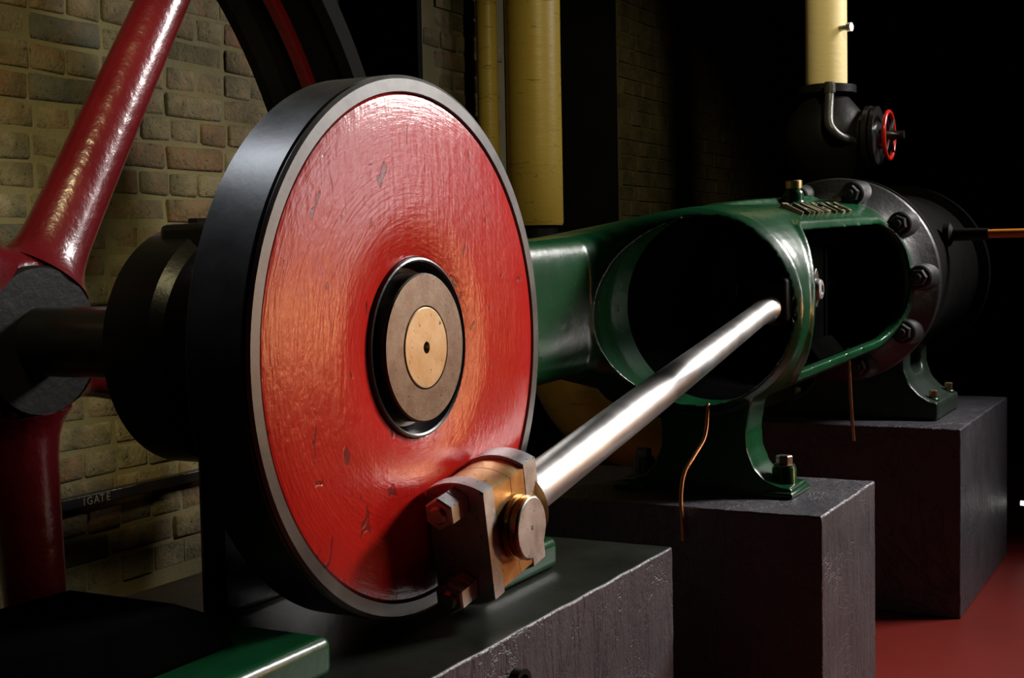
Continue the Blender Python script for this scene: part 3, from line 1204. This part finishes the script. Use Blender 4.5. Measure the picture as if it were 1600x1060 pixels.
lathe(hw, (-0.10, 3.0, 0.55), (1, 0, 0), [(0.222 + 0.008 * math.cos(2 * PI * i / 12), 0.083 + 0.008 * math.sin(2 * PI * i / 12)) for i in range(12)], 56, closed=True)
hwo = finish('handwheel', hw, MT['wheelred'], val)
hwo['label'] = 'red handwheel'
for k in range(4):
    a = PI / 4 + k * PI / 2
    bm = nb()
    c = Vector((0.125, 3.0, 0.55))
    tube(bm, [c, c + Vector((0, math.cos(a), math.sin(a))) * 0.083], 0.006, 10)
    finish('wheel_spoke', bm, MT['black'], hwo)
bm = nb()
tube(bm, smooth_path([(-0.055, 2.87, 0.737), (-0.055, 2.865, 0.68), (-0.05, 2.835, 0.60), (-0.035, 2.83, 0.565), (-0.01, 2.86, 0.54), (0.02, 2.95, 0.53)]), [0.017] * 30 + [0.015], 14)
finish('bypass_tube', bm, MT['iron'], val)
bm = nb()
lathe(bm, (-0.055, 2.87, 0.70), (0, 0, 1), [(0, 0), (0, 0.021), (0.03, 0.021), (0.03, 0)], 16)
finish('union', bm, MT['iron'], val)

# ------------------------------------------------------------------ yellow lagged pipes by the wall
def upright(name, px, py, r, z0, label):
    t = thing(name, label, 'pipe', (px, py, z0), 'yellow lagged pipes')
    b = nb()
    prof = [(z0, 0), (z0, r * 0.96), (z0 + 0.01, r)]
    z = z0 + 0.3
    while z < 2.5:
        prof.append((z, r * (1 + random.uniform(-0.006, 0.006))))
        z += 0.3
    prof += [(2.5, r), (2.5, 0)]
    lathe(b, (px, py, 0), (0, 0, 1), prof, 48)
    finish('lagging', b, MT['lag'], t)
    b = nb()
    lathe(b, (px, py, 0), (0, 0, 1), [(z0 - 0.12, 0), (z0 - 0.12, r * 1.15), (z0 - 0.07, r * 1.15), (z0 - 0.065, r * 0.8), (z0 + 0.005, r * 0.8), (z0 + 0.005, 0)], 40)
    finish('flange', b, MT['blackm'], t)
    return t


upright('lagged_pipe', -1.145, 2.72, 0.105, 0.262, 'wide yellow lagged pipe rising by the brick wall')
upright('lagged_pipe', -1.289, 2.62, 0.040, -0.3, 'thin yellow lagged pipe beside the wide one')
bm = nb()
tube(bm, smooth_path([(-1.05, 2.55, -0.05), (-1.02, 2.62, -0.28), (-0.93, 2.72, -0.48), (-0.72, 2.86, -0.58), (-0.40, 2.98, -0.60)], 8), 0.105, 32)
tag(finish('lagged_bend', bm, MT['lag']), 'curved yellow lagged pipe bend seen below the green arm', 'pipe', 'yellow lagged pipes')

# ------------------------------------------------------------------ small things
bm = nb()
tube(bm, smooth_path([(0.092, 1.165, -0.215), (0.10, 1.12, -0.285), (0.095, 1.06, -0.325), (0.085, 1.02, -0.36), (0.083, 1.0, -0.411), (0.087, 0.995, -0.47), (0.088, 0.995, -0.515)], 6), 0.0048, 10)
tag(finish('drain_tube', bm, MT['copper']), 'bent copper drain tube hanging below the trunk mouth', 'tube', 'copper drain tubes')
bm = nb()
tube(bm, smooth_path([(0.178, 2.18, -0.15), (0.182, 2.18, -0.25), (0.188, 2.18, -0.36), (0.193, 2.18, -0.432)], 4), 0.0055, 10)
tag(finish('drain_tube', bm, MT['copper']), 'straight copper drain tube hanging below the side window', 'tube', 'copper drain tubes')

# rail with painted lettering low on the brick wall
bm = nb()
box(bm, XW + 0.012, XW + 0.04, 0.35, 1.75, -0.464, -0.436)
rail = finish('lettered_rail', bm, MT['black'], bevel=0.002)
tag(rail, 'thin black lettered rail along the lower brick wall', 'rail')
mw = Matrix.Translation((XW + 0.0405, 0.572, -0.4605)) @ Matrix.Rotation(math.radians(90), 4, 'Z') @ Matrix.Rotation(math.radians(90), 4, 'X')
for k, (chh, dx) in enumerate(zip('IGATE', (0.0, 0.012, 0.037, 0.057, 0.080))):
    text_mesh('letter', chh, 0.029, 0.0006, MT['letters'], mw @ Matrix.Translation((dx, 0, 0)), rail)

# amber rod held in a black socket on the cylinder, and a lit tube low at the right
ar = thing('amber_rod', 'amber horizontal rod at the right edge beside the cylinder', 'rod', (0.5, 2.9, 0.17))
bm = nb()
tube(bm, [(0.47, 2.9, 0.192), (0.95, 2.9, 0.192)], 0.0150, 16)
finish('bar', bm, MT['amber'], ar)
bm = nb()
lathe(bm, (0.330, 2.9, 0.192), (1, 0, 0), [(0, 0), (0, 0.04), (0.02, 0.04), (0.03, 0.022), (0.145, 0.020), (0.145, 0)], 24)
finish('socket', bm, MT['blackm'], ar)
em = bpy.data.materials.new('lit_tube')
em.use_nodes = True
eb = em.node_tree.nodes['Principled BSDF']
eb.inputs['Base Color'].default_value = (0.9, 0.9, 0.9, 1)
eb.inputs['Emission Color'].default_value = (1.0, 0.97, 0.92, 1)
eb.inputs['Emission Strength'].default_value = 1.6
bm = nb()
tube(bm, [(0.470, 3.75, -0.873), (0.470 + 0.75, 3.75, -0.873)], 0.010, 14)
tag(finish('tube_lamp', bm, em), 'thin white lit tube low at the right edge behind the far plinth', 'lamp')

# stub of a pipe on the side of the near plinth
bm = nb()
lathe(bm, (0.160, 0.010, -0.558), (1, 0, 0), [(0, 0), (0, 0.030), (0.022, 0.030), (0.022, 0.021), (0.004, 0.021), (0.004, 0)], 32)
tag(finish('pipe_stub', bm, MT['blackm']), 'black pipe stub on the near plinth at the bottom edge', 'pipe')
